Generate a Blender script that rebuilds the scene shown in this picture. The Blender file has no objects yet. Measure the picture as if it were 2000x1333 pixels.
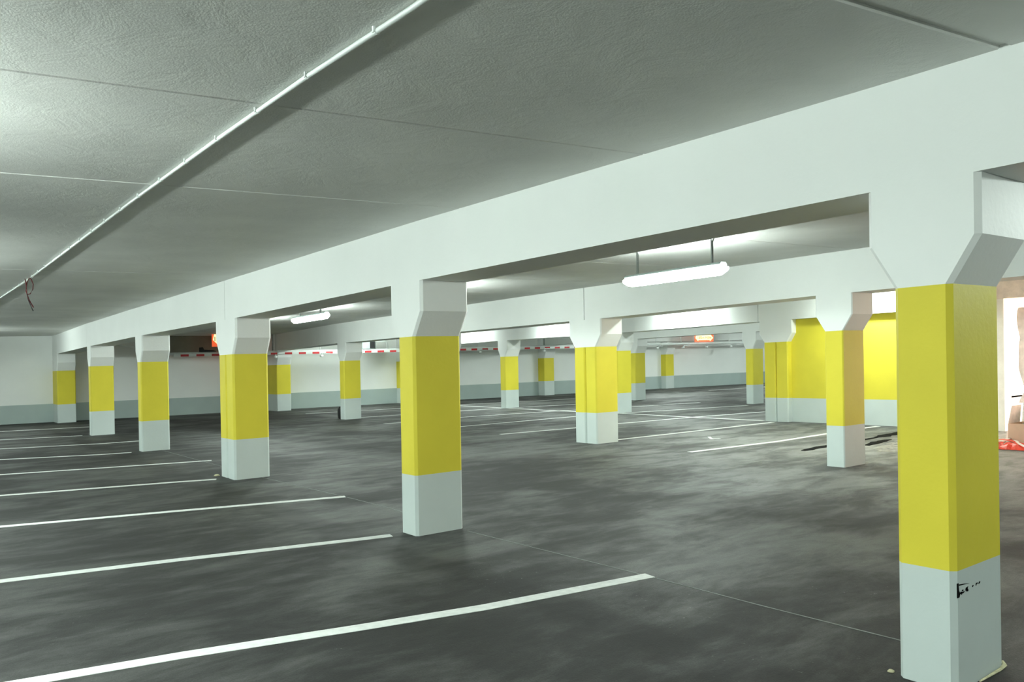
import bpy, math, random
from mathutils import Vector, Matrix
random.seed(7)
C = bpy.context.scene.collection
SC = bpy.context.scene

# ------------------------------------------------------------------ camera
YAW, PITCH, ROLL, FPX = 0.642812, -0.005750, -0.017272, 1559.36
SU, SV = -0.03523879, -0.00876475            # the whole deck falls gently (metres per metre along Y and X)
fw = Vector((math.sin(YAW)*math.cos(PITCH), math.cos(YAW)*math.cos(PITCH), math.sin(PITCH)))
r0 = Vector((math.cos(YAW), -math.sin(YAW), 0)); u0 = r0.cross(fw)
rt = r0*math.cos(ROLL) + u0*math.sin(ROLL); up = u0*math.cos(ROLL) - r0*math.sin(ROLL)
cam = bpy.data.cameras.new('camera'); cam.sensor_width = 36; cam.lens = FPX/2000*36
cam.clip_start = .05; cam.clip_end = 200
cam_ob = bpy.data.objects.new('camera', cam); C.objects.link(cam_ob)
m = Matrix((rt, up, -fw)).transposed().to_4x4(); m.translation = (0, 0, 1.35)
cam_ob.matrix_world = m
SC.camera = cam_ob

# ------------------------------------------------------------------ world, exposure
W = bpy.data.worlds.new('world'); SC.world = W; W.use_nodes = True
bg = W.node_tree.nodes['Background']; bg.inputs[0].default_value = (1.0, .80, .64, 1); bg.inputs[1].default_value = 14.0
SC.view_settings.view_transform = 'Standard'; SC.view_settings.look = 'None'
SC.view_settings.exposure = 0.0; SC.view_settings.gamma = 1.0
SC.view_settings.use_curve_mapping = False
SC.cycles.use_denoising = True
SC.cycles.max_bounces = 8; SC.cycles.diffuse_bounces = 6; SC.cycles.glossy_bounces = 3
SC.cycles.sample_clamp_indirect = 8.0
LAMP = {'front': 252.0, 'second': 132.0, 'third': 108.0, 'far': 300.0}   # emission of the diffusers, bay by bay
LAMP_COL = (.87, 1.0, .935, 1)

# ------------------------------------------------------------------ materials
def mat(name, col, rough=.6, spec=.3, var=.06, scale=3.0, bump=.0, bscale=60, metal=0, stretch=(1, 1, 1), stains=None):
    M = bpy.data.materials.new(name); M.use_nodes = True
    nt = M.node_tree; N = nt.nodes; L = nt.links; b = N['Principled BSDF']
    b.inputs['Roughness'].default_value = rough; b.inputs['Metallic'].default_value = metal
    b.inputs['Specular IOR Level'].default_value = spec
    geo = N.new('ShaderNodeNewGeometry')
    mp = N.new('ShaderNodeMapping'); mp.inputs['Scale'].default_value = stretch; L.new(geo.outputs['Position'], mp.inputs[0])
    n = N.new('ShaderNodeTexNoise'); n.inputs['Scale'].default_value = scale; n.inputs['Detail'].default_value = 5
    L.new(mp.outputs[0], n.inputs['Vector'])
    r = N.new('ShaderNodeMapRange'); r.inputs[1].default_value = .3; r.inputs[2].default_value = .7
    r.inputs[3].default_value = 1-var; r.inputs[4].default_value = 1+var
    L.new(n.outputs[0], r.inputs[0])
    mx = N.new('ShaderNodeVectorMath'); mx.operation = 'SCALE'; mx.inputs[0].default_value = col[:3]
    L.new(r.outputs[0], mx.inputs['Scale']); L.new(mx.outputs[0], b.inputs['Base Color'])
    if bump:
        n2 = N.new('ShaderNodeTexNoise'); n2.inputs['Scale'].default_value = bscale; n2.inputs['Detail'].default_value = 4
        L.new(mp.outputs[0], n2.inputs['Vector'])
        bp = N.new('ShaderNodeBump'); bp.inputs['Strength'].default_value = bump; bp.inputs['Distance'].default_value = .01
        L.new(n2.outputs[0], bp.inputs['Height']); L.new(bp.outputs[0], b.inputs['Normal'])
    return M
WHITE = (.80, .82, .80); YEL = (.68, .588, .052); GREY = (.545, .61, .59)
M_white = mat('white_wall_paint', WHITE, .55, .3, .02, 1.5, .12, 40)
M_yel = mat('yellow_paint', YEL, .55, .22, .04, 2.5, .10, 40)
M_grey = mat('grey_plinth_paint', GREY, .5, .35, .03, 2.5, .10, 40)
M_dado = mat('grey_dado_paint', (.38, .455, .44), .5, .35, .04, 2, .10, 40)
M_line = mat('white_road_paint', (.69, .71, .69), .7, .15, .10, 25, .15, 300)
M_joint = mat('pale_joint_filler', (.20, .215, .205), .8, .1, .2, 6)
M_gap = mat('dark_joint', (.12, .12, .11), .9, .1)
M_tar = mat('black_tar', (.006, .006, .006), .95, .05)
M_chip = mat('chipped_screed', (.34, .34, .30), .9, .1, .25, 14, .6, 30)
M_pipe = mat('white_pipe_plastic', (.78, .82, .80), .35, .5, .02)
M_metal = mat('galvanised_steel', (.42, .45, .44), .4, .5, .08, 20, 0, 60, .6)
M_house = mat('grey_lamp_housing', (.40, .47, .46), .45, .4, .02)
M_red = mat('red_tape', (.55, .035, .04), .5, .3, .08, 10)
M_wire = mat('dark_red_wire', (.10, .012, .014), .5, .3, .1, 10)
M_wire2 = mat('black_wire', (.03, .03, .03), .5, .3, .1, 10)
M_black = mat('black_rubber', (.02, .02, .02), .6, .3)
M_orange = mat('orange_sign_paint', (.85, .16, .06), .5, .3, .04)
M_cream = mat('pale_yellow_sign_paint', (.9, .82, .42), .5, .3, .04)
M_olive = mat('dark_olive', (.24, .25, .20), .7, .2, .1, 2)
M_tan = mat('bare_lintel_concrete', (.86, .73, .64), .9, .1, .12, 7, .5, 25)
M_plaster = mat('torn_plaster', (.88, .74, .68), .9, .1, .12, 9, .6, 25)
M_jamb = mat('cream_jamb_render', (.92, .86, .78), .9, .1, .08, 4, .3, 25)
M_card = mat('brown_cardboard', (.66, .44, .32), .8, .1, .08, 5)
M_rag = mat('grey_green_sheet', (.28, .36, .33), .6, .3, .3, 9)
M_redrag = mat('red_plastic_tape', (.80, .07, .04), .4, .5, .15, 9)
M_whiterag = mat('white_plastic_tape', (.85, .82, .80), .4, .5, .05, 9)
M_foam = mat('yellowed_foam', (.55, .52, .34), .9, .1, .2, 30, .4, 60)
M_ground = mat('pale_site_ground', (.72, .66, .60), .9, .1, .1, 3)
def ceiling_mat():
    M = mat('trowelled_ceiling_paint', (.72, .725, .695), .55, .4, .09, 1.1, 0)
    nt = M.node_tree; N = nt.nodes; L = nt.links; b = N['Principled BSDF']
    geo = N['Geometry']
    n1 = N.new('ShaderNodeTexNoise'); n1.inputs['Scale'].default_value = 4; n1.inputs['Detail'].default_value = 8; n1.inputs['Roughness'].default_value = .65
    n1.inputs['Distortion'].default_value = .6
    n2 = N.new('ShaderNodeTexNoise'); n2.inputs['Scale'].default_value = 130; n2.inputs['Detail'].default_value = 3
    L.new(geo.outputs['Position'], n1.inputs['Vector']); L.new(geo.outputs['Position'], n2.inputs['Vector'])
    ad = N.new('ShaderNodeMath'); ad.operation = 'MULTIPLY_ADD'; ad.inputs[1].default_value = .16
    L.new(n2.outputs[0], ad.inputs[0]); L.new(n1.outputs[0], ad.inputs[2])
    bp = N.new('ShaderNodeBump'); bp.inputs['Strength'].default_value = .30; bp.inputs['Distance'].default_value = .03
    L.new(ad.outputs[0], bp.inputs['Height']); L.new(bp.outputs[0], b.inputs['Normal'])
    return M
M_ceil = ceiling_mat()
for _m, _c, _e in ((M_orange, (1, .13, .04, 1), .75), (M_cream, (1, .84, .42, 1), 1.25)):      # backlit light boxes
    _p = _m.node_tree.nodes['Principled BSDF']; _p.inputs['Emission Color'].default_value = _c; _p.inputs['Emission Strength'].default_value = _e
def floor_mat():
    M = bpy.data.materials.new('worn_asphalt_floor'); M.use_nodes = True
    nt = M.node_tree; N = nt.nodes; L = nt.links; b = N['Principled BSDF']
    geo = N.new('ShaderNodeNewGeometry'); P = geo.outputs['Position']
    def noise(sc, det, stretch=(1, 1, 1), rough=.55, dist=0):
        mp = N.new('ShaderNodeMapping'); mp.inputs['Scale'].default_value = stretch; L.new(P, mp.inputs[0])
        n = N.new('ShaderNodeTexNoise'); n.inputs['Scale'].default_value = sc; n.inputs['Detail'].default_value = det
        n.inputs['Roughness'].default_value = rough; n.inputs['Distortion'].default_value = dist
        L.new(mp.outputs[0], n.inputs['Vector']); return n.outputs[0]
    def rng(x, a, bb, c, d):
        r = N.new('ShaderNodeMapRange'); r.inputs[1].default_value = a; r.inputs[2].default_value = bb; r.inputs[3].default_value = c; r.inputs[4].default_value = d
        r.interpolation_type = 'SMOOTHSTEP'; L.new(x, r.inputs[0]); return r.outputs[0]
    def mth(op, x, y):
        q = N.new('ShaderNodeMath'); q.operation = op
        for i, v in enumerate((x, y)):
            if isinstance(v, (int, float)): q.inputs[i].default_value = v
            else: L.new(v, q.inputs[i])
        return q.outputs[0]
    sep = N.new('ShaderNodeSeparateXYZ'); L.new(P, sep.inputs[0]); X, Y = sep.outputs[0], sep.outputs[1]
    big = rng(noise(.45, 5, (1, 1, 1), .55, .3), .34, .68, .0, 1)
    mid = rng(noise(1.7, 7, (.7, 1.5, 1), .66, .3), .30, .72, 0, 1)
    fine = noise(140, 2)
    stroke = rng(noise(3.4, 8, (.55, 1.7, 1), .72, .9), .30, .70, .70, 1.30)
    v = mth('ADD', mth('MULTIPLY', big, .5), mth('MULTIPLY', mid, .5))
    alb = mth('MULTIPLY', rng(v, .18, .85, .0155, .058), stroke)
    # tyre-worn and patched dark bands running along the rows
    wob = mth('MULTIPLY', mth('SUBTRACT', noise(.9, 3), .5), .5)
    def band(x0, w, depth, a):
        d = mth('ABSOLUTE', mth('SUBTRACT', mth('ADD', X, wob), x0), 0)
        return mth('SUBTRACT', 1, mth('MULTIPLY', rng(d, w, w*.3, 0, depth), rng(a, .36, .52, 0, 1)))
    alb = mth('MULTIPLY', alb, band(2.78, .24, .6, noise(.6, 2)))
    alb = mth('MULTIPLY', alb, band(5.90, .50, .6, noise(.22, 2)))
    # dusty floor by the demolished opening, lightened further by glare put into the colour
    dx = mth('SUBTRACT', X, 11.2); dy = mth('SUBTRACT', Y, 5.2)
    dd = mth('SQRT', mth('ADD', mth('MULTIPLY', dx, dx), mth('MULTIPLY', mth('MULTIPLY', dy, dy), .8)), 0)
    dust_glare = mth('MULTIPLY', rng(dd, 6.0, 1.0, 0, 1), rng(mid, .0, .8, .35, 1))
    far = mth('MULTIPLY', rng(X, 6.5, 10, 0, .05), rng(v, .2, .8, .3, 1))  # floor from the second row on is paler: lamp glare put into colour
    alb = mth('ADD', mth('ADD', alb, mth('MULTIPLY', dust_glare, .13)), far)
    # light speckle
    sp = rng(noise(38, 2), .70, .76, 0, .10)
    alb = mth('ADD', alb, mth('MULTIPLY', sp, rng(noise(1.1, 2), .5, .7, 0, 1)))
    alb = mth('MULTIPLY', alb, rng(fine, .2, .8, .72, 1.28))
    cb = N.new('ShaderNodeCombineXYZ')
    L.new(mth('MULTIPLY', alb, .97), cb.inputs[0]); L.new(alb, cb.inputs[1]); L.new(mth('MULTIPLY', alb, .955), cb.inputs[2])
    L.new(cb.outputs[0], b.inputs['Base Color'])
    b.inputs['Specular IOR Level'].default_value = .35
    L.new(rng(v, .1, .9, .80, .62), b.inputs['Roughness'])
    bp = N.new('ShaderNodeBump'); bp.inputs['Strength'].default_value = .25; bp.inputs['Distance'].default_value = .006
    L.new(mth('ADD', fine, mth('MULTIPLY', noise(25, 4), .7)), bp.inputs['Height']); L.new(bp.outputs[0], b.inputs['Normal'])
    return M
M_floor = floor_mat()
M_lamp = {}
for _k, _v in LAMP.items():
    _m = bpy.data.materials.new('lit_diffuser'); _m.use_nodes = True; M_lamp[_k] = _m
    _b = _m.node_tree.nodes['Principled BSDF']; _b.inputs['Base Color'].default_value = (.9, .9, .9, 1)
    _b.inputs['Emission Color'].default_value = LAMP_COL; _b.inputs['Emission Strength'].default_value = _v

# ------------------------------------------------------------------ helpers
def Z(x, y, h): return h + SU*y + SV*x
def P(x, y, h): return Vector((x, y, Z(x, y, h)))
def zc(x, y):                                   # ceiling height above the deck
    t = min(max((x-3.2)/5.6, 0), 1)
    return (2.45+.0058*y)*(1-t) + (2.545+.0002*y)*t
class MB:
    def __init__(s): s.v = []; s.f = []
    def loft(s, rings, caps=True, closed=True):
        n = len(rings[0]); o = len(s.v)
        for r in rings: s.v += [tuple(p) for p in r]
        for k in range(len(rings)-1):
            for i in range(n if closed else n-1):
                j = (i+1) % n
                s.f.append((o+k*n+i, o+k*n+j, o+(k+1)*n+j, o+(k+1)*n+i))
        if caps:
            s.f.append(tuple(o+i for i in reversed(range(n)))); e = o+(len(rings)-1)*n
            s.f.append(tuple(e+i for i in range(n)))
        return s
    def box(s, a, b):                            # in plain world axes
        (x0, y0, z0), (x1, y1, z1) = a, b
        q = [(x0, y0), (x1, y0), (x1, y1), (x0, y1)]
        return s.loft([[(x, y, z0) for x, y in q], [(x, y, z1) for x, y in q]])
    def dbox(s, x0, x1, y0, y1, h0, h1):         # follows the fall of the deck
        q = [(x0, y0), (x1, y0), (x1, y1), (x0, y1)]
        return s.loft([[P(x, y, h0) for x, y in q], [P(x, y, h1) for x, y in q]])
    def tube(s, pts, r, n=8):
        pts = [Vector(p) for p in pts]; rings = []
        for i, p in enumerate(pts):
            t = (pts[min(i+1, len(pts)-1)]-pts[max(i-1, 0)]).normalized()
            a = t.cross(Vector((0, 0, 1)) if abs(t.z) < .9 else Vector((1, 0, 0))).normalized(); b = t.cross(a)
            rr = r[i] if isinstance(r, (list, tuple)) else r
            rings.append([p+(a*math.cos(2*math.pi*k/n)+b*math.sin(2*math.pi*k/n))*rr for k in range(n)])
        return s.loft(rings)
    def build(s, name, m, parent=None, smooth=False):
        me = bpy.data.meshes.new(name)
        base = Vector((0, 0, 0))
        if parent is not None: base = wpos(parent)
        me.from_pydata([tuple(Vector(v)-base) for v in s.v], [], s.f); me.update()
        import bmesh
        bm = bmesh.new(); bm.from_mesh(me); bmesh.ops.recalc_face_normals(bm, faces=bm.faces); bm.to_mesh(me); bm.free()
        me.materials.append(m)
        if smooth:
            for p in me.polygons: p.use_smooth = True
        o = bpy.data.objects.new(name, me); C.objects.link(o)
        if parent is not None: o.parent = parent
        return o
def wpos(o):
    p = Vector((0, 0, 0))
    while o is not None: p += Vector(o.location); o = o.parent
    return p
def tag(o, label=None, cat=None, group=None, kind=None):
    for k, v in (('label', label), ('category', cat), ('group', group), ('kind', kind)):
        if v: o[k] = v
    return o
def thing(name, loc, label, cat, group=None):
    o = bpy.data.objects.new(name, None); C.objects.link(o); o.location = loc; o.empty_display_size = .2
    return tag(o, label, cat, group, 'thing')
def copy_tree(o, parent=None):
    c = o.copy(); C.objects.link(c)
    if parent is not None: c.parent = parent
    for ch in [q for q in bpy.data.objects if q.parent == o]: copy_tree(ch, c)
    return c
def wall_y(x): return 28.2-.135*x                # front face of the end wall

# ------------------------------------------------------------------ floor
X0, X1, Y0, Y1 = -4.6, 36.2, -5.2, 28.9
NY = 9.46                                       # the garage ends here beyond the third row; outside is the building site
b = MB(); nx, ny = 24, 20
b.dbox(X0-.3, 14.27, Y0-.3, Y1+.3, -.3, 0); b.dbox(14.27, X1+.3, NY, Y1+.3, -.3, 0)
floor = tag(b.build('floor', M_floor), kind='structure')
LW = .10
def strip(pts, w=LW, h=.003, name='parking_line', m=M_line, parent=floor, cut=None):
    pts = [Vector((x, y, 0)) for x, y in pts]
    L_, R_ = [], []
    for i, p in enumerate(pts):
        d = (pts[min(i+1, len(pts)-1)]-pts[max(i-1, 0)]).normalized(); n = Vector((-d.y, d.x, 0))
        L_.append(p+n*w/2); R_.append(p-n*w/2)
    b = MB(); rings = []
    for l, r in zip(L_, R_): rings.append([P(l.x, l.y, .0005), P(r.x, r.y, .0005), P(r.x, r.y, h), P(l.x, l.y, h)])
    b.loft(rings)
    return b.build(name, m, parent)
LINES = [
 [(-2.6, 4.75), (.45, 4.12), (1, 4.01), (1.55, 3.87), (1.82, 3.80), (2.5, 3.64), (3.64, 3.47)],
 [(-2.6, 6.9), (.43, 6.32), (1.51, 6.08), (2.76, 5.76), (3.03, 5.70)],
 [(-2.6, 9.4), (.6, 8.65), (2.06, 8.24), (3.6, 7.78)],
 [(-2.6, 11.6), (.77, 10.96), (2.62, 10.45), (3.02, 10.30)],
 [(-2.6, 14.2), (.94, 13.36), (2.24, 12.96), (3.62, 12.57)],
 [(-2.6, 16.9), (1.12, 15.86), (2.56, 15.2), (3.0, 15.12)],
 [(-2.6, 19.2), (1.29, 18.29), (2.95, 17.65), (3.64, 17.6)],
 [(-2.6, 21.9), (1.49, 21.0), (3.04, 20.5)],
 [(-2.6, 25.2), (1.73, 24.35), (3.7, 23.85)],
 [(8.82, 7.60), (10.73, 7.47), (12.2, 7.55), (13.51, 7.60), (13.89, 7.58)],
 [(8.8, 9.76), (9.5, 9.72), (11.16, 9.69), (13.72, 9.67)],
 [(8.9, 12.30), (10.64, 12.14), (11.92, 12.16), (13.92, 12.0), (16.19, 11.62)],
 [(8.9, 14.62), (9.47, 14.6), (12.94, 14.66), (14.58, 14.40), (18.04, 13.50)],
 [(8.9, 17.0), (11.24, 17.15), (13.96, 16.8), (16.19, 16.08), (18.73, 15.72)],
 [(9.2, 19.85), (10.25, 19.82), (12.78, 19.60), (14.09, 19.42), (16.45, 18.78), (18.6, 18.3)],
 [(9.53, 23.28), (10.61, 23.16), (11.23, 22.98), (14.75, 22.56), (16.84, 22.08), (18.86, 21.5)],
 [(25.56, 20.96), (27.73, 20.86), (31, 20.7)],
 [(14.4, 22.9), (14.25, 19.7), (14.10, 16.91), (14.16, 14.12), (14.02, 12.09), (13.98, 10.07)],
]
for pts in LINES: strip(pts)
# small white numeral painted in a bay of the third row
strip([(10.71, 8.80), (10.57, 8.66), (10.44, 8.52)], .05, name='bay_mark'); strip([(10.46, 8.56), (10.62, 8.50)], .06, name='bay_mark')
# joint lines in the screed along the front row
strip([(3.64, 1.36), (3.70, -4)], .008, .002, 'floor_joint', M_joint)
strip([(3.56, 5.40), (3.62, 3.48), (3.63, 2.61), (3.66, 1.72)], .008, .002, 'floor_joint', M_joint)
strip([(3.50, 10.0), (3.60, 7.59), (3.61, 6.83), (3.56, 5.78)], .008, .002, 'floor_joint', M_joint)
strip([(3.48, 15.0), (3.50, 10.7)], .008, .002, 'floor_joint', M_joint)
def crack(pts, w):
    q = []
    for (xa, ya), (xb, yb) in zip(pts, pts[1:]):
        n = max(2, int(math.hypot(xb-xa, yb-ya)/.12))
        for k in range(n): t = k/n; q.append((xa+(xb-xa)*t+random.uniform(-.02, .02), ya+(yb-ya)*t+random.uniform(-.02, .02)))
    q.append(pts[-1]); rings = []; b = MB()
    for i, (x, y) in enumerate(q):
        ww = w*(.15+.85*math.sin(math.pi*min(max((i+.3)/(len(q)-.4), 0), 1))**.6)*random.uniform(.6, 1.2)/2
        rings.append([P(x, y-ww, .0005), P(x, y+ww, .0005), P(x, y+ww, .006), P(x, y-ww, .006)])
    b.loft(rings); return b.build('tar_crack', M_tar, floor)
crack([(9.90, 6.50), (10.3, 6.53), (10.7, 6.56)], .17)
crack([(11.4, 6.58), (11.75, 6.60), (12.2, 6.63)], .09)
crack([(12.1, 6.62), (12.5, 6.66), (13.2, 6.70)], .24)
crack([(10.95, 6.16), (11.4, 6.24), (11.9, 6.30)], .18)
# chipped screed beside the crack
b = MB()
for k in range(80):
    x = random.uniform(10.45, 12.7); y = 5.50+(x-10.4)*.27+random.uniform(-.10, .30); s = random.uniform(.04, .16)
    a0 = random.random()*6; n = 5
    ring = [(x+math.cos(a0+6.283*i/n)*s*random.uniform(.6, 1.4), y+math.sin(a0+6.283*i/n)*s*.7*random.uniform(.6, 1.2)) for i in range(n)]
    top = [(x+(a-x)*.6, y+(c-y)*.6) for a, c in ring]
    hh = random.uniform(.004, .012)
    b.loft([[P(a, c, .0005) for a, c in ring], [P(a, c, hh) for a, c in top]])
tag(b.build('screed_chips', M_chip), 'pale chips of broken screed beside black tar cracks near the opening', 'rubble', kind='stuff')

# ------------------------------------------------------------------ ceiling
b = MB()
b.dbox(X0-.3, 14.29, Y0-.3, Y1+.3, 2.66, 2.9); b.dbox(14.29, X1+.3, NY, Y1+.3, 2.66, 2.9)
ceiling = tag(b.build('ceiling', M_ceil), kind='structure')
def panels(xa, xb, cuts, tilt, nseg=3):
    xm = (xa+xb)/2
    for (ya, ga), (yb, gb) in zip(cuts, cuts[1:]):
        rings = []
        xs = [xa+(xb-xa)*i/nseg for i in range(nseg+1)]
        b = MB(); lo, hi = [], []
        y_lo = lambda x: ya+ga/2+tilt*(x-xm); y_hi = lambda x: yb-gb/2+tilt*(x-xm)
        bv = .006
        for x in xs:
            a, c = y_lo(x), y_hi(x)
            rings.append([P(x, a, 2.70), P(x, a, zc(x, a)+bv), P(x, a+bv, zc(x, a)), P(x, c-bv, zc(x, c)), P(x, c, zc(x, c)+bv), P(x, c, 2.70)])
        b.loft(rings); b.build('ceiling_panel', M_ceil, ceiling)
        if gb:
            b = MB(); rings = []
            for x in xs:
                c = yb+tilt*(x-xm); d = .014
                rings.append([P(x, c-gb/2-.004, zc(x, c)+d), P(x, c+gb/2+.004, zc(x, c)+d), P(x, c+gb/2+.004, zc(x, c)+d+.01), P(x, c-gb/2-.004, zc(x, c)+d+.01)])
            b.loft(rings); b.build('joint_strip', M_ceil, ceiling)
panels(X0-.2, 3.34, [(Y0-.2, 0), (-1.75, .01), (-.05, .01), (1.74, .034), (3.53, .008), (5.30, .008), (10.12, .008), (13.95, .008), (18.8, .008), (23.6, .008), (Y1+.2, 0)], -.12)
panels(3.34, 8.95, [(Y0-.2, 0), (-1, .008), (1, .008), (3.1, .008), (5.08, .008), (7.05, .012), (8.97, .008), (11, .008), (13, .008), (15, .008), (17, .008), (20, .008), (23, .008), (Y1+.2, 0)], -.03)
panels(8.95, 14.3, [(Y0-.2, 0), (7, .008), (14, .008), (21, .008), (Y1+.2, 0)], -.03)
panels(14.3, X1+.2, [(NY+.02, 0), (17, .008), (Y1+.2, 0)], 0)

# ------------------------------------------------------------------ walls
def wall(name, pts, h0, h1, thick_dir, m, th=.25):
    (xa, ya), (xb, yb) = pts; dx, dy = thick_dir
    q = [(xa, ya), (xb, yb), (xb+dx*th, yb+dy*th), (xa+dx*th, ya+dy*th)]
    b = MB(); b.loft([[P(x, y, h0) for x, y in q], [P(x, y, h1) for x, y in q]])
    return b.build(name, m)
def dado(parent, pts, n, h1=.55, th=.004):
    (xa, ya), (xb, yb) = pts; dx, dy = n
    q = [(xa, ya), (xb, yb), (xb+dx*th, yb+dy*th), (xa+dx*th, ya+dy*th)]
    b = MB(); b.loft([[P(x, y, .001) for x, y in q], [P(x, y, h1) for x, y in q]])
    return b.build('painted_dado', M_dado, parent)
HT = 2.75
wb = tag(wall('wall_back', [(X0, wall_y(X0)), (X1, wall_y(X1))], -.05, HT, (0, 1), M_white), kind='structure')
dado(wb, [(X0, wall_y(X0)), (X1, wall_y(X1))], (0, -1), .555)
wl = tag(wall('wall_left', [(X0, Y0), (X0, Y1)], -.05, HT, (-1, 0), M_white), kind='structure')
dado(wl, [(X0, Y0), (X0, Y1)], (1, 0))
wf = tag(wall('wall_front', [(X0, Y0), (14.29, Y0)], -.05, HT, (0, -1), M_white), kind='structure')
dado(wf, [(X0, Y0), (13.9, Y0)], (0, 1))
wr = tag(wall('wall_far', [(X1, NY), (X1, Y1)], -.05, HT, (1, 0), M_white), kind='structure')
wn = tag(wall('wall_near', [(14.27, NY+.2), (X1, NY+.2)], -.05, HT, (0, -1), M_white, .2), kind='structure')
b = MB(); b.dbox(14.27, 150, -90, NY, -.35, -.05); tag(b.build('ground', M_ground), kind='structure')
# upper end wall: a dark olive stretch and the shallow downstand further right
def endbox(name, m, xa, xb, h0, h1, d0, d1, parent):
    q = [(xa, wall_y(xa)-d0), (xb, wall_y(xb)-d0), (xb, wall_y(xb)-d1), (xa, wall_y(xa)-d1)]
    b = MB(); b.loft([[P(x, y, h0) for x, y in q], [P(x, y, h1) for x, y in q]])
    return b.build(name, m, parent)
endbox('dark_upper_wall', M_olive, 5.9, 8.9, 1.99, 2.74, .02, -.02, wb)
endbox('downstand', M_white, 22.5, X1, 2.10, 2.74, .30, -.02, wb)

# yellow partition of the third row, with the demolished opening at its near end
WX = 14.05
JY = 5.74                                          # jamb of the opening
def part_wall(h0, h1, m, name, ya, yb, parent=None, x0=WX, x1=WX+.22):
    b = MB(); q = [(x0, ya), (x1, ya), (x1, yb), (x0, yb)]
    b.loft([[P(x, y, h0) for x, y in q], [P(x, y, h1) for x, y in q]]); return b.build(name, m, parent)
wy = tag(part_wall(.475, 2.045, M_yel, 'wall_right', JY, 9.44), kind='structure')
part_wall(-.05, .475, M_grey, 'painted_dado', JY, 9.44, wy)
part_wall(-.05, 2.14, M_jamb, 'jamb', JY-.20, JY, wy, WX-.01, WX+.24)
part_wall(2.14, 2.43, M_tan, 'lintel', 1.6, JY, wy, WX-.02, WX+.24)
part_wall(2.43, HT, M_white, 'upper_band', 1.6, JY, wy, WX, WX+.24)
# masonry left standing in the opening, with a torn edge
b = MB(); hs = [0.462, .5, .62, .75, .9, 1.02, 1.2, 1.35, 1.5, 1.66, 1.8, 1.92, 1.985]; rings = []
for i, hh in enumerate(hs):
    e = 5.345+random.uniform(-.02, .02)+(.02 if hh > 1.6 else 0)-(.05 if .5 < hh < .8 else 0)
    rings.append([P(WX+.05, e, hh), P(WX+.17, e-.02, hh), P(WX+.17, 4.72, hh), P(WX+.05, 4.70, hh)])
b.loft(rings); b.build('broken_masonry', M_plaster, wy)
b = MB(); b.dbox(WX+.05, WX+.17, 4.70, 5.28, -.02, .46); b.build('broken_masonry', M_plaster, wy)
# wall beyond the opening and pale ground outside
q2 = tag(part_wall(-.05, HT, M_white, 'wall_partition', Y0, 1.6), kind='structure')

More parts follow.
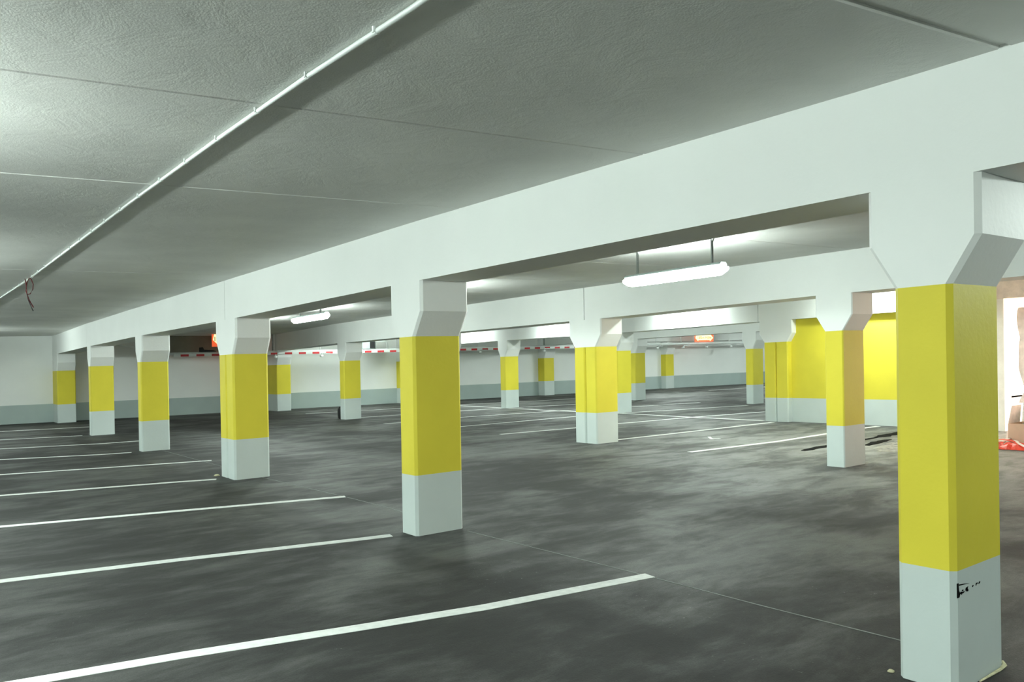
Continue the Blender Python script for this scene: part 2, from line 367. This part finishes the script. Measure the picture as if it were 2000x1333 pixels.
# ------------------------------------------------------------------ pillars and beams
def ring8(ua, ub, va, vb, c, h):
    q = [(va+c, ua), (vb-c, ua), (vb, ua+c), (vb, ub-c), (vb-c, ub), (va+c, ub), (va, ub-c), (va, ua+c)]
    return [P(x, y, h) for x, y in q]
PIL = {
 'P1': dict(ua=1.466, ub=1.697, va=3.242, vb=3.67, zy0=.477, zy1=1.608, ze=1.789, zs=2.024, bw=.109, ch=.021),
 'P2': dict(ua=5.515, ub=5.763, va=3.158, vb=3.601, zy0=.481, zy1=1.586, ze=1.779, zs=2.019, bw=.127, ch=.021),
 'P3': dict(ua=10.026, ub=10.58, va=3.166, vb=3.614, zy0=.502, zy1=1.57, ze=1.768, zs=2.013, bw=.129, ch=.024),
 'P4': dict(ua=15.079, ub=15.334, va=3.165, vb=3.628, zy0=.532, zy1=1.572, ze=1.765, zs=2.034, bw=.136, ch=.019),
 'P5': dict(ua=20.244, ub=20.487, va=3.189, vb=3.675, zy0=.547, zy1=1.577, ze=1.778, zs=2.036, bw=.12, ch=.018),
 'P6': dict(ua=26.852, ub=27.95, va=3.351, vb=3.839, zy0=.546, zy1=1.543, ze=1.78, zs=2.043, bw=.118, ch=.018),
 'Q1': dict(ua=5.166, ub=5.399, va=8.714, vb=9.175, zy0=.487, zy1=1.612, ze=1.799, zs=2.048, bw=.12, ch=.012),
 'Q2': dict(ua=9.489, ub=10.012, va=8.786, vb=9.274, zy0=.501, zy1=1.572, ze=1.769, zs=2.02, bw=.128, ch=.018),
 'Qh': dict(ua=14.45, ub=14.70, va=8.9, vb=9.38, zy0=.52, zy1=1.56, ze=1.77, zs=2.02, bw=.13, ch=.018),
 'Q3': dict(ua=19.47, ub=19.738, va=9.04, vb=9.522, zy0=.547, zy1=1.55, ze=1.768, zs=2.025, bw=.133, ch=.018),
 'Q4': dict(ua=25.82, ub=27.0, va=9.583, vb=10.068, zy0=.556, zy1=1.537, ze=1.78, zs=2.018, bw=.113, ch=.018),
 'R1': dict(ua=9.44, ub=9.985, va=13.916, vb=14.387, zy0=.48, zy1=1.607, ze=1.78, zs=2.045, bw=.113, ch=.018),
 'R2': dict(ua=14.539, ub=14.76, va=14.20, vb=14.698, zy0=.502, zy1=1.575, ze=1.78, zs=2.03, bw=.113, ch=.018),
 'R3': dict(ua=19.257, ub=19.511, va=14.15, vb=14.656, zy0=.541, zy1=1.55, ze=1.78, zs=2.035, bw=.119, ch=.017),
 'R4': dict(ua=25.3, ub=26.3, va=14.3, vb=14.8, zy0=.55, zy1=1.54, ze=1.78, zs=2.03, bw=.12, ch=.018),
 'S1': dict(ua=13.745, ub=13.996, va=18.65, vb=19.12, zy0=.532, zy1=1.538, ze=1.78, zs=2.018, bw=.113, ch=.018),
 'S2': dict(ua=18.55, ub=18.79, va=18.932, vb=19.41, zy0=.559, zy1=1.55, ze=1.78, zs=2.018, bw=.113, ch=.018),
 'S3': dict(ua=25.05, ub=25.6, va=20.37, vb=20.89, zy0=.575, zy1=1.51, ze=1.76, zs=2.02, bw=.1, ch=.018),
 'T1': dict(ua=24.30, ub=24.7, va=26.72, vb=27.25, zy0=.565, zy1=1.52, ze=1.76, zs=2.08, bw=.1, ch=.018),
}
LAB = {
 'P1': 'nearest yellow-banded white pillar, black scuff on its grey foot',
 'P2': 'yellow-banded pillar with longest painted bay line ending at its foot, lamp glimpsed behind',
 'P3': 'yellow-banded twin pillar split by a vertical joint, half hiding the red arrow sign',
 'P4': 'slim yellow-banded pillar fourth along the front row, next beyond the twin pillar',
 'P5': 'yellow-banded pillar below the dark joint in the front beam',
 'P6': 'yellow-banded pilaster on the end wall under the far end of the front beam',
 'Q1': 'pillar whose side face is tinted orange by daylight, before the yellow wall',
 'Q2': 'twin yellow pillar with vertical groove below the long hanging lamp, in second row',
 'Qh': 'second-row pillar hidden behind the big front-row pillar',
 'Q3': 'yellow-banded pillar with a small black container behind its foot, second row',
 'Q4': 'dim yellow-banded pilaster on the end wall just right of the front twin pillar',
 'R1': 'twin yellow pillar joined to the left end of the yellow wall',
 'R2': 'brightly lit yellow pillar peeping out directly behind the grooved twin pillar',
 'R3': 'brightly lit yellow pillar with crossed shadows on its white head, third row',
 'R4': 'third-row pilaster on the end wall hidden behind the big front-row pillar',
 'S1': 'shaded yellow pillar tucked behind the twin pillar of the yellow wall, fourth row',
 'S2': 'shaded olive-yellow pillar just right of the brightly lit peeping one, fourth row',
 'S3': 'small dim yellow pilaster on the end wall below a striped board, fourth row',
 'T1': 'farthest yellow pilaster on the end wall, seen under the orange arrow sign',
}
TWIN = {'P3', 'Q2', 'R1'}
for n, d in PIL.items():
    a, bb, va, vb, c, bw = d['ua'], d['ub'], d['va'], d['vb'], d['ch'], d['bw']
    vm, um = (va+vb)/2, (a+min(bb, a+.6))/2
    t = thing('pillar', P(vm, um, 0), LAB[n], 'pillar', 'yellow-banded pillars')
    half = [(a, bb)] if n not in TWIN else [(a, (a+bb)/2-.007), ((a+bb)/2+.007, bb)]
    for (p, q_) in half:
        b = MB(); b.loft([ring8(p, q_, va, vb, c, -.04), ring8(p, q_, va, vb, c, d['zy0'])]); b.build('base', M_grey, t)
        b = MB(); b.loft([ring8(p, q_, va, vb, c, d['zy0']), ring8(p, q_, va, vb, c, d['zy1'])]); b.build('shaft', M_yel, t)
    if n in TWIN:
        for z0, z1, mm in ((-.04, d['zy0'], M_grey), (d['zy0'], d['zy1'], M_yel)):
            b = MB(); b.loft([ring8(half[0][1], half[1][0], va+.03, vb-.03, .001, z0), ring8(half[0][1], half[1][0], va+.03, vb-.03, .001, z1)])
            b.build('joint_filler', mm, t)
    b = MB(); b.loft([ring8(a, bb, va, vb, c, d['zy1']), ring8(a-bw, bb+bw, va, vb, c, d['ze']), ring8(a-bw, bb+bw, va, vb, c, d['zs'])])
    b.build('capital', M_white, t)
    d['ob'] = t
def beam(label, secs, cuts, gap=.012):
    """secs: (y, xa, xb, soffit); cuts: y of expansion joints"""
    def at(y):
        for s0, s1 in zip(secs, secs[1:]):
            if s0[0] <= y <= s1[0]:
                k = (y-s0[0])/(s1[0]-s0[0]); return [y]+[s0[i]+(s1[i]-s0[i])*k for i in (1, 2, 3)]
        return list(secs[-1])
    ys = [secs[0][0]]+cuts+[secs[-1][0]]
    m0 = at((ys[0]+ys[-1])/2)
    t = thing('beam', P((m0[1]+m0[2])/2, m0[0], m0[3]), label, 'beam', 'white ceiling beams')
    for i, (ya, yb) in enumerate(zip(ys, ys[1:])):
        ya += gap/2 if i else 0; yb -= gap/2 if i < len(ys)-2 else 0
        st = [at(ya)]+[list(s) for s in secs if ya < s[0] < yb]+[at(yb)]
        rings = []
        for y, xa, xb, z in st:
            top = 2.72
            rings.append([P(xa, y, top), P(xa, y, z), P(xb, y, z), P(xb, y, top)])
        b = MB(); b.loft(rings); b.build('beam_segment', M_white, t)
    return t
def secs_of(keys, y_near, y_far, near=None):
    s = []
    k0 = PIL[keys[0]]; s.append((y_near, k0['va'], k0['vb'], k0['zs']))
    for k in keys:
        d = PIL[k]
        for y in (d['ua']-d['bw'], min(d['ub'], d['ua']+.6)+d['bw']):
            if y > s[-1][0]+.02 and y < y_far: s.append((y, d['va'], d['vb'], d['zs']))
    kl = PIL[keys[-1]]; s.append((y_far, kl['va'], kl['vb'], kl['zs'])); return s
beam('long white beam over the front row of pillars', secs_of(['P1', 'P2', 'P3', 'P4', 'P5', 'P6'], Y0, 27.9), [10.30, 20.62])
beam('white beam over the second row, behind the hanging lamps', secs_of(['Q1', 'Q2', 'Qh', 'Q3', 'Q4'], Y0, 27.0), [9.75])
beam('glaringly lit white beam over the third row and yellow wall', secs_of(['R1', 'R2', 'R3', 'R4'], JY, 26.4), [10.12])
beam('white beam over the fourth row, seen below the glaring one', secs_of(['S1', 'S2', 'S3'], Y0, 25.5), [])

# scuff on the nearest pillar's foot
sy = PIL['P1']['ua']-.0015
def face_patch(pts, parent, m, name):
    b = MB(); b.loft([[P(x, sy, h) for x, h in pts], [P(x, sy+.003, h) for x, h in pts]]); return b.build(name, m, parent)
p1 = PIL['P1']['ob']
face_patch([(3.259, .428), (3.268, .43), (3.272, .40), (3.283, .386), (3.275, .372), (3.259, .372)], p1, M_tar, 'scuff_mark')
face_patch([(3.27, .424), (3.32, .418), (3.36, .412), (3.32, .4155), (3.275, .418)], p1, M_tar, 'scuff_mark')
for k in range(26):
    x = 3.285+random.random()**1.3*.17; h = .375+(x-3.285)*.12+random.uniform(0, .028)*(1-(x-3.285)/.2); s = random.uniform(.0015, .0045)
    face_patch([(x-s*2, h), (x, h-s), (x+s*2, h+s*.4), (x+s*.3, h+s)], p1, M_tar, 'scuff_mark')
# mortar fillets at its foot
b = MB(); b.tube([P(3.42, 1.455, .006), P(3.6, 1.452, .008), P(3.66, 1.458, .010), P(3.69, 1.478, .012)], [.004, .007, .009, .006], 6); b.build('mortar_fillet', M_foam, p1)
def blob(name, x, y, s, m, label, cat):
    b = MB(); rings = []
    for k in range(5):
        ph = math.pi*k/8; rr = s*math.cos(ph)+.001; hh = s*.7*math.sin(ph)+.0005
        rings.append([P(x+rr*math.cos(6.283*i/9)*random.uniform(.75, 1.2), y+rr*math.sin(6.283*i/9)*random.uniform(.75, 1.2), hh) for i in range(9)])
    b.loft(rings); return tag(b.build(name, m, smooth=True), label, cat, kind='thing')
blob('foam_crumb', 3.268, 1.742, .014, M_foam, 'yellowish foam crumb on the floor beside the nearest pillar', 'debris')
blob('foam_lump', 3.128, 10.64, .035, M_foam, 'yellowish foam lump on the floor beside the front twin pillar', 'debris')
# black container behind the second-row pillar
t = thing('container', P(9.165, 19.93, 0), 'small black rounded container half hidden behind a second-row pillar foot', 'container')
b = MB(); cx, cy = 9.165, 19.93
b.loft([[P(cx+r*math.cos(6.283*i/14), cy+r*math.sin(6.283*i/14), h) for i in range(14)] for r, h in ((.08, 0), (.10, .03), (.11, .20), (.10, .27), (.07, .30))])
b.build('body', M_black, t, True)
b = MB(); b.loft([[P(cx+r*math.cos(6.283*i/14), cy+r*math.sin(6.283*i/14), h) for i in range(14)] for r, h in ((.072, .295), (.072, .315), (.05, .325))]); b.build('lid', M_black, t, True)

# ------------------------------------------------------------------ lamps
def make_lamp(x, y, hc, drop, label, group=None, rods=True, L=1.26, bay='second'):
    """body of length L along Y; hc = ceiling height above deck, drop = ceiling to top of housing"""
    t = thing('fluorescent_lamp', P(x, y, hc), label, 'lamp', group)
    def sect(w0, pts): return pts
    def body(name, m, prof, ys):
        b = MB(); b.loft([[P(x+px*k, y+dy, hc-drop+pz*kz+oz) for px, pz in prof] for dy, k, kz, oz in ys]); return b.build(name, m, t, False)
    hl = L/2
    body('housing', M_house, [(-.055, -.045), (.055, -.045), (.06, -.02), (.04, 0), (-.04, 0), (-.06, -.02)],
         [(-hl, .85, 1, 0), (-hl+.03, 1, 1, 0), (hl-.03, 1, 1, 0), (hl, .85, 1, 0)])
    prof = [(.060, -.043), (.066, -.052), (.064, -.090), (.040, -.118), (-.040, -.118), (-.064, -.090), (-.066, -.052), (-.060, -.043)]
    body('diffuser', M_lamp[bay], prof, [(-hl-.02, .8, .55, -.02), (-hl+.06, 1, 1, 0), (hl-.06, 1, 1, 0), (hl+.02, .8, .55, -.02)])
    if rods:
        for s in (-1, 1):
            b = MB(); b.tube([P(x, y+s*.49, hc+.01), P(x, y+s*.49, hc-drop-.005)], .007, 6); b.build('hanger_rod', M_metal, t)
            b = MB(); b.tube([P(x, y+s*.49, hc), P(x, y+s*.49, hc-.012)], .03, 8); b.build('ceiling_rose', M_metal, t)
            if drop > .1:
                s2 = -s
                b = MB(); pts = [P(x+.018, y+s*.49, hc-drop), P(x+.018, y+s*.49, hc-.07), P(x+.018, y+s*.505, hc-.035), P(x+.018, y+s*.54, hc-.018), P(x+.018, y+s*1.6, hc-.012)]
                b.tube(pts, .009, 6); b.build('cable_conduit', M_metal, t, True)
    return t
LX = 6.1
make_lamp(LX, 5.44, zc(LX, 5.44), .275, 'long lit lamp hanging large under the ceiling before the second beam')
make_lamp(LX, 14.62, zc(LX, 14.62), .14, 'smaller lit lamp hanging left of the big front-row pillar', L=1.58)
ORD = ['first', 'second', 'third', 'fourth', 'fifth', 'sixth']
HID = 'ceiling lamps hidden behind beams'
for k, (x, y) in enumerate(((6.1, 10.1), (6.1, .3))):
    make_lamp(x, y, zc(x, y), .25, ['lit lamp hanging behind the head of the big front-row pillar', 'added unseen lamp right of the nearest pillar, brightening its side face'][k], HID)  # the last one is an added lamp, brightening the nearest pillar's right face
for k, (x, y) in enumerate(((-.95, -.9), (-.95, 3.9), (-.95, 8.7), (-1.6, 13.5), (-1.6, 18.2), (.2, 23.4))):
    make_lamp(x, y, zc(x, y), .25, ORD[k]+' lit lamp of the bay with the white ceiling conduit, counted from the camera', 'lamps of the front bay', bay='front')
for k, y in enumerate((7.6, 12.1, 16.6, 21.1)):
    make_lamp(13.55, y, zc(13.6, y), .03, ORD[k]+' lit lamp from the yellow wall on the ceiling before the glaring third beam', HID, False, bay='third')
    if y < 8: make_lamp(9.85, y, zc(9.8, y), .03, 'lit lamp on the ceiling right behind the second beam', HID, False, bay='third')
for k, y in enumerate((12.1, 16.6, 21.1)):
    make_lamp(15.3, y, zc(15.3, y), .03, ORD[k]+' lit lamp on the ceiling behind the glaring third beam, counted from the camera', HID, False, bay='third')
for k, (x, y) in enumerate(((22.5, 13), (22.8, 20.5), (28, 14.5), (29.5, 20))):  # added out of sight so the end wall and its pipe get more light
    make_lamp(x, y, zc(x, y), .03, ORD[k]+' added unseen lamp in the far bays, brightening the end wall', HID, False, bay='far')
make_lamp(11.9, 24.4, zc(11.9, 24.4), .03, 'added unseen ceiling lamp brightening the end wall behind the second beam', HID, False, bay='second')  # added lamp, hidden above the beam soffit, to brighten the end wall
make_lamp(6.1, 17.85, zc(6.1, 17.85), .2, 'added unseen lamp behind the front twin pillar, brightening the second beam', HID)  # added lamp, kept behind the pillar, giving the second beam more light

# conduits on the ceiling
def conduit(name, pts, r, label, clip_ys, m=None, gap=.004):
    m = m or M_pipe
    x0, y0 = pts[0]; t = thing(name, P(x0, y0, zc(x0, y0)), label, 'conduit')
    b = MB(); b.tube([P(x, y, zc(x, y)-r-gap) for x, y in pts], r, 8); b.build('pipe', m, t, True)
    for y in clip_ys:
        for (xa, ya), (xb, yb) in zip(pts, pts[1:]):
            if ya <= y <= yb: x = xa+(xb-xa)*(y-ya)/(yb-ya)
        b = MB(); h = zc(x, y); c = Vector((x, y, Z(x, y, h-r-gap)))
        b.tube([c+Vector((0, -.005, 0)), c+Vector((0, .005, 0))], r+.002, 8)
        b.dbox(x-r-.005, x-r+.002, y-.005, y+.005, h-r-.01, h+.002)
        b.build('pipe_clip', m, t)
    return t
conduit('ceiling_conduit', [(1.32, -3.5), (1.24, 2.14), (1.20, 2.89), (1.17, 3.91), (1.14, 5.46), (1.08, 10.55)], .0095,
        'thin white conduit clipped along the ceiling above the bay lines', [2.35-.5*k for k in range(1, 8)][::-1]+[2.35+.505*k for k in range(17)])
conduit('ceiling_conduit', [(1.075, 10.78), (1.0, 13.58), (.9, 20)], .0095,
        'further length of white ceiling conduit beyond the dangling red wires', [11.0+.5*k for k in range(14)])
# dangling wires where the conduit is interrupted
t = thing('dangling_wires', P(1.08, 10.66, zc(1.08, 10.66)), 'dark red wires dangling from the gap in the ceiling conduit', 'wires')
hz = zc(1.08, 10.66)
R_ = lambda dx, dh: P(1.08+dx*.8, 10.66-dx*.6, hz-dh)
for nm, m, pts in (('wire', M_wire, [R_(-.06, .015), R_(-.05, .05), R_(-.045, .10), R_(-.05, .16), R_(-.035, .20), R_(.0, .19), R_(.03, .14), R_(.035, .08), R_(.015, .03), R_(.0, .012)]),
                   ('wire', M_wire, [R_(-.01, .012), R_(-.035, .06), R_(-.045, .12), R_(-.04, .19), R_(-.02, .25), R_(.005, .30), R_(.035, .35)]),
                   ('wire', M_wire2, [R_(-.035, .19), R_(-.03, .24), R_(-.015, .29), R_(.01, .35), R_(.03, .39)])):
    b = MB(); b.tube(pts, .006, 6); b.build(nm, m, t, True)

# ------------------------------------------------------------------ clearance board, pipe and sprinklers before the end wall
PD = 1.15
def E(x, h, d=PD): return P(x, wall_y(x)-d, h)
xa, xb = 6.45, 24.7
t = thing('clearance_board', E(xa, 1.87), 'long red and white striped clearance board hanging before the end wall', 'clearance board')
b = MB(); st = [xa, 14, 22, xb]
b.loft([[E(x, 1.872, PD-.02), E(x, 1.872, PD+.02), E(x, 1.965, PD+.02), E(x, 1.965, PD-.02)] for x in st]); b.build('board', M_pipe, t)
k = 0; x = xa+.2; proto = None
while x < xb-.3:
    b = MB(); w = .235
    b.loft([[E(xx, 1.876, PD+.018), E(xx, 1.876, PD+.024), E(xx, 1.942, PD+.024), E(xx, 1.942, PD+.018)] for xx in (x, x+w)]); b.build('red_stripe', M_red, t)
    x += .455
t = thing('sprinkler_pipe', E(xa, 2.02), 'white sprinkler pipe running above the striped board', 'pipe')
b = MB(); b.tube([E(x, 1.968, PD-.07) for x in (5.6, 10, 16, 22, 28, 33.5)], .045, 8); b.build('pipe', M_pipe, t, True)
b = MB(); b.tube([E(4.85, 2.275, PD), E(5.2, 2.22, PD), E(5.45, 2.18, PD)], .03, 8); b.build('branch_pipe', M_pipe, t, True)
for x in (9.52, 11.04, 17.01, 19.78, 25.42, 26.83, 28.18, 29.64):
    b = MB(); b.tube([E(x, 1.98, PD-.07), E(x, 2.60, PD-.07)], .016, 6); b.build('drop_hanger', M_pipe, t)
for x in (9.49, 19.92):
    b = MB(); b.tube([E(x, 1.99, PD-.12), E(x, 2.62, PD-.12)], .03, 8); b.build('riser', M_metal, t, True)
SPL = ['white sprinkler head hanging right beside the front twin pillar', 'white sprinkler head hanging left of the slim second-row pillar',
       'white sprinkler head hanging left of the pillar with crossed shadows', 'white sprinkler head hanging above the dim fourth-row pilaster',
       'white sprinkler head left of the farthest pilaster', 'white sprinkler head right of the farthest pilaster',
       'white sprinkler head below the right end of the orange arrow sign', 'white sprinkler head nearest the shaded fourth-row pillar']
for x, lb in zip((9.52, 11.04, 17.01, 19.78, 25.42, 26.83, 28.18, 29.64), SPL):
    t = thing('sprinkler', E(x, 1.88, PD+.03), lb, 'sprinkler', 'white sprinkler heads under the striped board')
    b = MB(); b.tube([E(x, 1.89, PD+.045), E(x, 1.82, PD+.045)], .013, 6); b.build('stem', M_metal, t)
    b = MB(); q = [(0, 1.84), (.06, 1.895), (.30, 1.895), (.30, 1.875), (.08, 1.865)]
    b.loft([[E(x+dx, h, PD+.035) for dx, h in q], [E(x+dx, h, PD+.055) for dx, h in q]]); b.build('bracket', M_metal, t)
    b = MB()
    b.loft([[E(x, h, PD+.045)+Vector((r*math.cos(6.283*i/10), r*math.sin(6.283*i/10), 0)) for i in range(10)] for r, h in ((.02, 1.84), (.055, 1.83), (.065, 1.795), (.05, 1.765), (.02, 1.755))])
    b.build('head', M_pipe, t, True)
b = MB(); b.loft([[E(x, 2.012+z, d) for d, z in ((PD-.10, 0), (PD-.02, 0), (PD-.02, hh), (PD-.10, hh))] for x, hh in ((7.22, .14), (7.31, .15), (7.35, .07), (7.62, .05), (7.70, .02))])
tag(b.build('black_hose', M_black), 'black hose end lying on the sprinkler pipe left of the red sign', 'hose', kind='thing')
# grey box with a bent pipe above the board
t = thing('junction_box', E(12.85, 2.0, 1.1), 'grey junction box with bent pipe above the striped board', 'junction box')
endbox('box_body', M_house, 12.50, 12.93, 2.01, 2.27, 1.02, 1.17, t)
endbox('box_cover', M_black, 12.75, 12.92, 2.02, 2.26, 1.17, 1.19, t)
b = MB(); b.tube([E(12.99, 2.0, 1.1), E(12.99, 2.24, 1.1), E(13.03, 2.265, 1.1), E(13.33, 2.265, 1.1), E(13.41, 2.22, 1.1), E(13.42, 2.0, 1.1)], .028, 8); b.build('bent_pipe', M_pipe, t, True)
# arrow signs
def arrow_sign(xl, xr, h0, h1, d, label, text):
    xm, hm = (xl+xr)/2, (h0+h1)/2
    t = thing('arrow_sign', E(xm, h0, d), label, 'sign', None)
    endbox('board', M_orange, xl, xr, h0, h1, d, d+.03, t)
    w, hh = xr-xl, h1-h0
    pts = [(.02, .5), (.17, .08), (.17, .22), (.80, .22), (.80, .05), (.98, .5), (.84, .95), (.06, .95)]
    b = MB(); b.loft([[E(xl+w*a, h0+hh*c, d+.029) for a, c in pts], [E(xl+w*a, h0+hh*c, d+.036) for a, c in pts]]); b.build('arrow', M_cream, t)
    cu = bpy.data.curves.new('lettering', 'FONT'); cu.body = text; cu.size = hh*.50; cu.align_x = 'CENTER'; cu.align_y = 'CENTER'; cu.extrude = .002
    tmp = bpy.data.objects.new('tmp', cu); C.objects.link(tmp); bpy.context.view_layer.update()
    me = bpy.data.meshes.new_from_object(tmp.evaluated_get(bpy.context.evaluated_depsgraph_get())); bpy.data.objects.remove(tmp)
    o = bpy.data.objects.new('lettering', me); C.objects.link(o); o.parent = t; me.materials.clear(); me.materials.append(M_black)
    pos = E(xm, h0+hh*.55, d+.04); o.location = pos-wpos(t); o.rotation_euler = (math.pi/2, 0, math.atan(-.135))
    for x in (xl+.15, xr-.15):
        b = MB(); b.tube([E(x, h1-.01, d+.015), E(x, 2.68, d+.015)], .008, 6); b.build('hanger', M_metal, t)
    return t
arrow_sign(27.50, 28.57, 2.03, 2.365, PD+.02, 'orange sign with pale double arrow reading 1,85m Höhe, above the far pilaster', '1,85m Höhe')
arrow_sign(7.57, 8.70, 2.17, 2.60, PD+.02, 'red sign with pale arrow tip peeking out left of the front twin pillar', '1,85m Höhe')

# ------------------------------------------------------------------ demolition corner at the right edge
t = thing('cardboard_box', P(12.05, 4.45, 0), 'open brown cardboard box on the floor at the demolished opening', 'box')
bx0, bx1, by0, by1 = 11.95, 12.40, 4.10, 4.68; hb = .31; th = .012
for nm, a in (('side_panel', (bx0, bx0+th, by0, by1)), ('side_panel', (bx1-th, bx1, by0, by1)), ('end_panel', (bx0+th, bx1-th, by0, by0+th)), ('end_panel', (bx0+th, bx1-th, by1-th, by1))):
    b = MB(); b.dbox(a[0], a[1], a[2], a[3], .001, hb); b.build(nm, M_card, t)
b = MB(); b.dbox(bx0+th, bx1-th, by0+th, by1-th, .001, .015); b.build('bottom_panel', M_card, t)
b = MB(); b.loft([[P(bx1, by0, hb), P(bx1, by1, hb), P(bx1+.01, by1, hb), P(bx1+.01, by0, hb)], [P(bx1+.06, by0, hb+.26), P(bx1+.06, by1, hb+.26), P(bx1+.07, by1, hb+.26), P(bx1+.07, by0, hb+.26)]]); b.build('flap', M_jamb, t)
b = MB(); b.loft([[P(bx0+.03, by1, hb), P(bx1-.05, by1, hb), P(bx1-.05, by1+.01, hb), P(bx0+.03, by1+.01, hb)], [P(bx0+.10, by1-.02, hb+.24), P(bx1-.05, by1-.02, hb+.24), P(bx1-.05, by1-.01, hb+.24), P(bx0+.10, by1-.01, hb+.24)]]); b.build('flap', M_plaster, t)
def crumple(name, cx, cy, rx, ry, h0, hh, m, label, cat, parent=None):
    b = MB(); n, mm = 11, 9; rows = []
    for i in range(n):
        row = []
        for j in range(mm):
            u, v = i/(n-1)*2-1, j/(mm-1)*2-1
            e = max(0, 1-u*u)*max(0, 1-v*v)
            row.append(P(cx+u*rx*random.uniform(.88, 1.1), cy+v*ry*random.uniform(.88, 1.1), h0+.004+hh*(e**.6)*random.uniform(.45, 1)))
        rows.append(row)
    o = len(b.v)
    for row in rows: b.v += [tuple(p) for p in row]
    for i in range(n-1):
        for j in range(mm-1): b.f.append((o+i*mm+j, o+(i+1)*mm+j, o+(i+1)*mm+j+1, o+i*mm+j+1))
    ob = b.build(name, m, parent); md = ob.modifiers.new('thickness', 'SOLIDIFY'); md.thickness = .003; md.offset = 1
    if label: tag(ob, label, cat, kind='thing')
    return ob
crumple('plastic_sheet', 12.17, 4.39, .19, .25, .17, .22, M_rag, 'crumpled grey-green plastic sheet lying in the cardboard box', 'plastic sheet')
t = thing('barrier_tape_heap', P(12.1, 4.85, 0), 'heap of red and white plastic tape on the floor before the cardboard box', 'tape')
crumple('tape_bundle', 11.66, 4.48, .16, .20, 0, .10, M_redrag, None, None, t)
crumple('tape_bundle', 11.98, 4.86, .13, .16, 0, .07, M_redrag, None, None, t)
for (xa_, ya_, xb_, yb_) in ((11.5, 4.2, 12.0, 4.95), (11.75, 4.9, 11.6, 4.25), (12.05, 4.72, 11.7, 4.6)):
    b = MB(); rr = []
    for k in range(9):
        q = k/8; x = xa_+(xb_-xa_)*q; y = ya_+(yb_-ya_)*q+.04*math.sin(q*9); h = .02+.09*math.sin(math.pi*q)*random.uniform(.7, 1.1)
        rr.append([P(x-.03, y, h), P(x+.03, y, h+.01), P(x+.03, y, h+.013), P(x-.03, y, h+.003)])
    b.loft(rr); b.build('tape_strip', M_whiterag if xa_ != 11.75 else M_redrag, t)
# broken blocks
for k, (x, y, s) in enumerate(((12.75, 4.95, .10), (13.2, 4.6, .14))):
    b = MB(); ring = [(x+s*math.cos(a), y+s*.8*math.sin(a)) for a in (0.3, 1.4, 2.6, 3.7, 5.1)]
    b.loft([[P(a, c, .001) for a, c in ring], [P(x+(a-x)*.8, y+(c-y)*.75, s*.8+.03*i) for i, (a, c) in enumerate(ring)]])
    tag(b.build('masonry_lump', M_plaster), ['small broken masonry lump behind the cardboard box', 'larger broken masonry lump inside the demolished opening'][k], 'rubble', kind='thing')
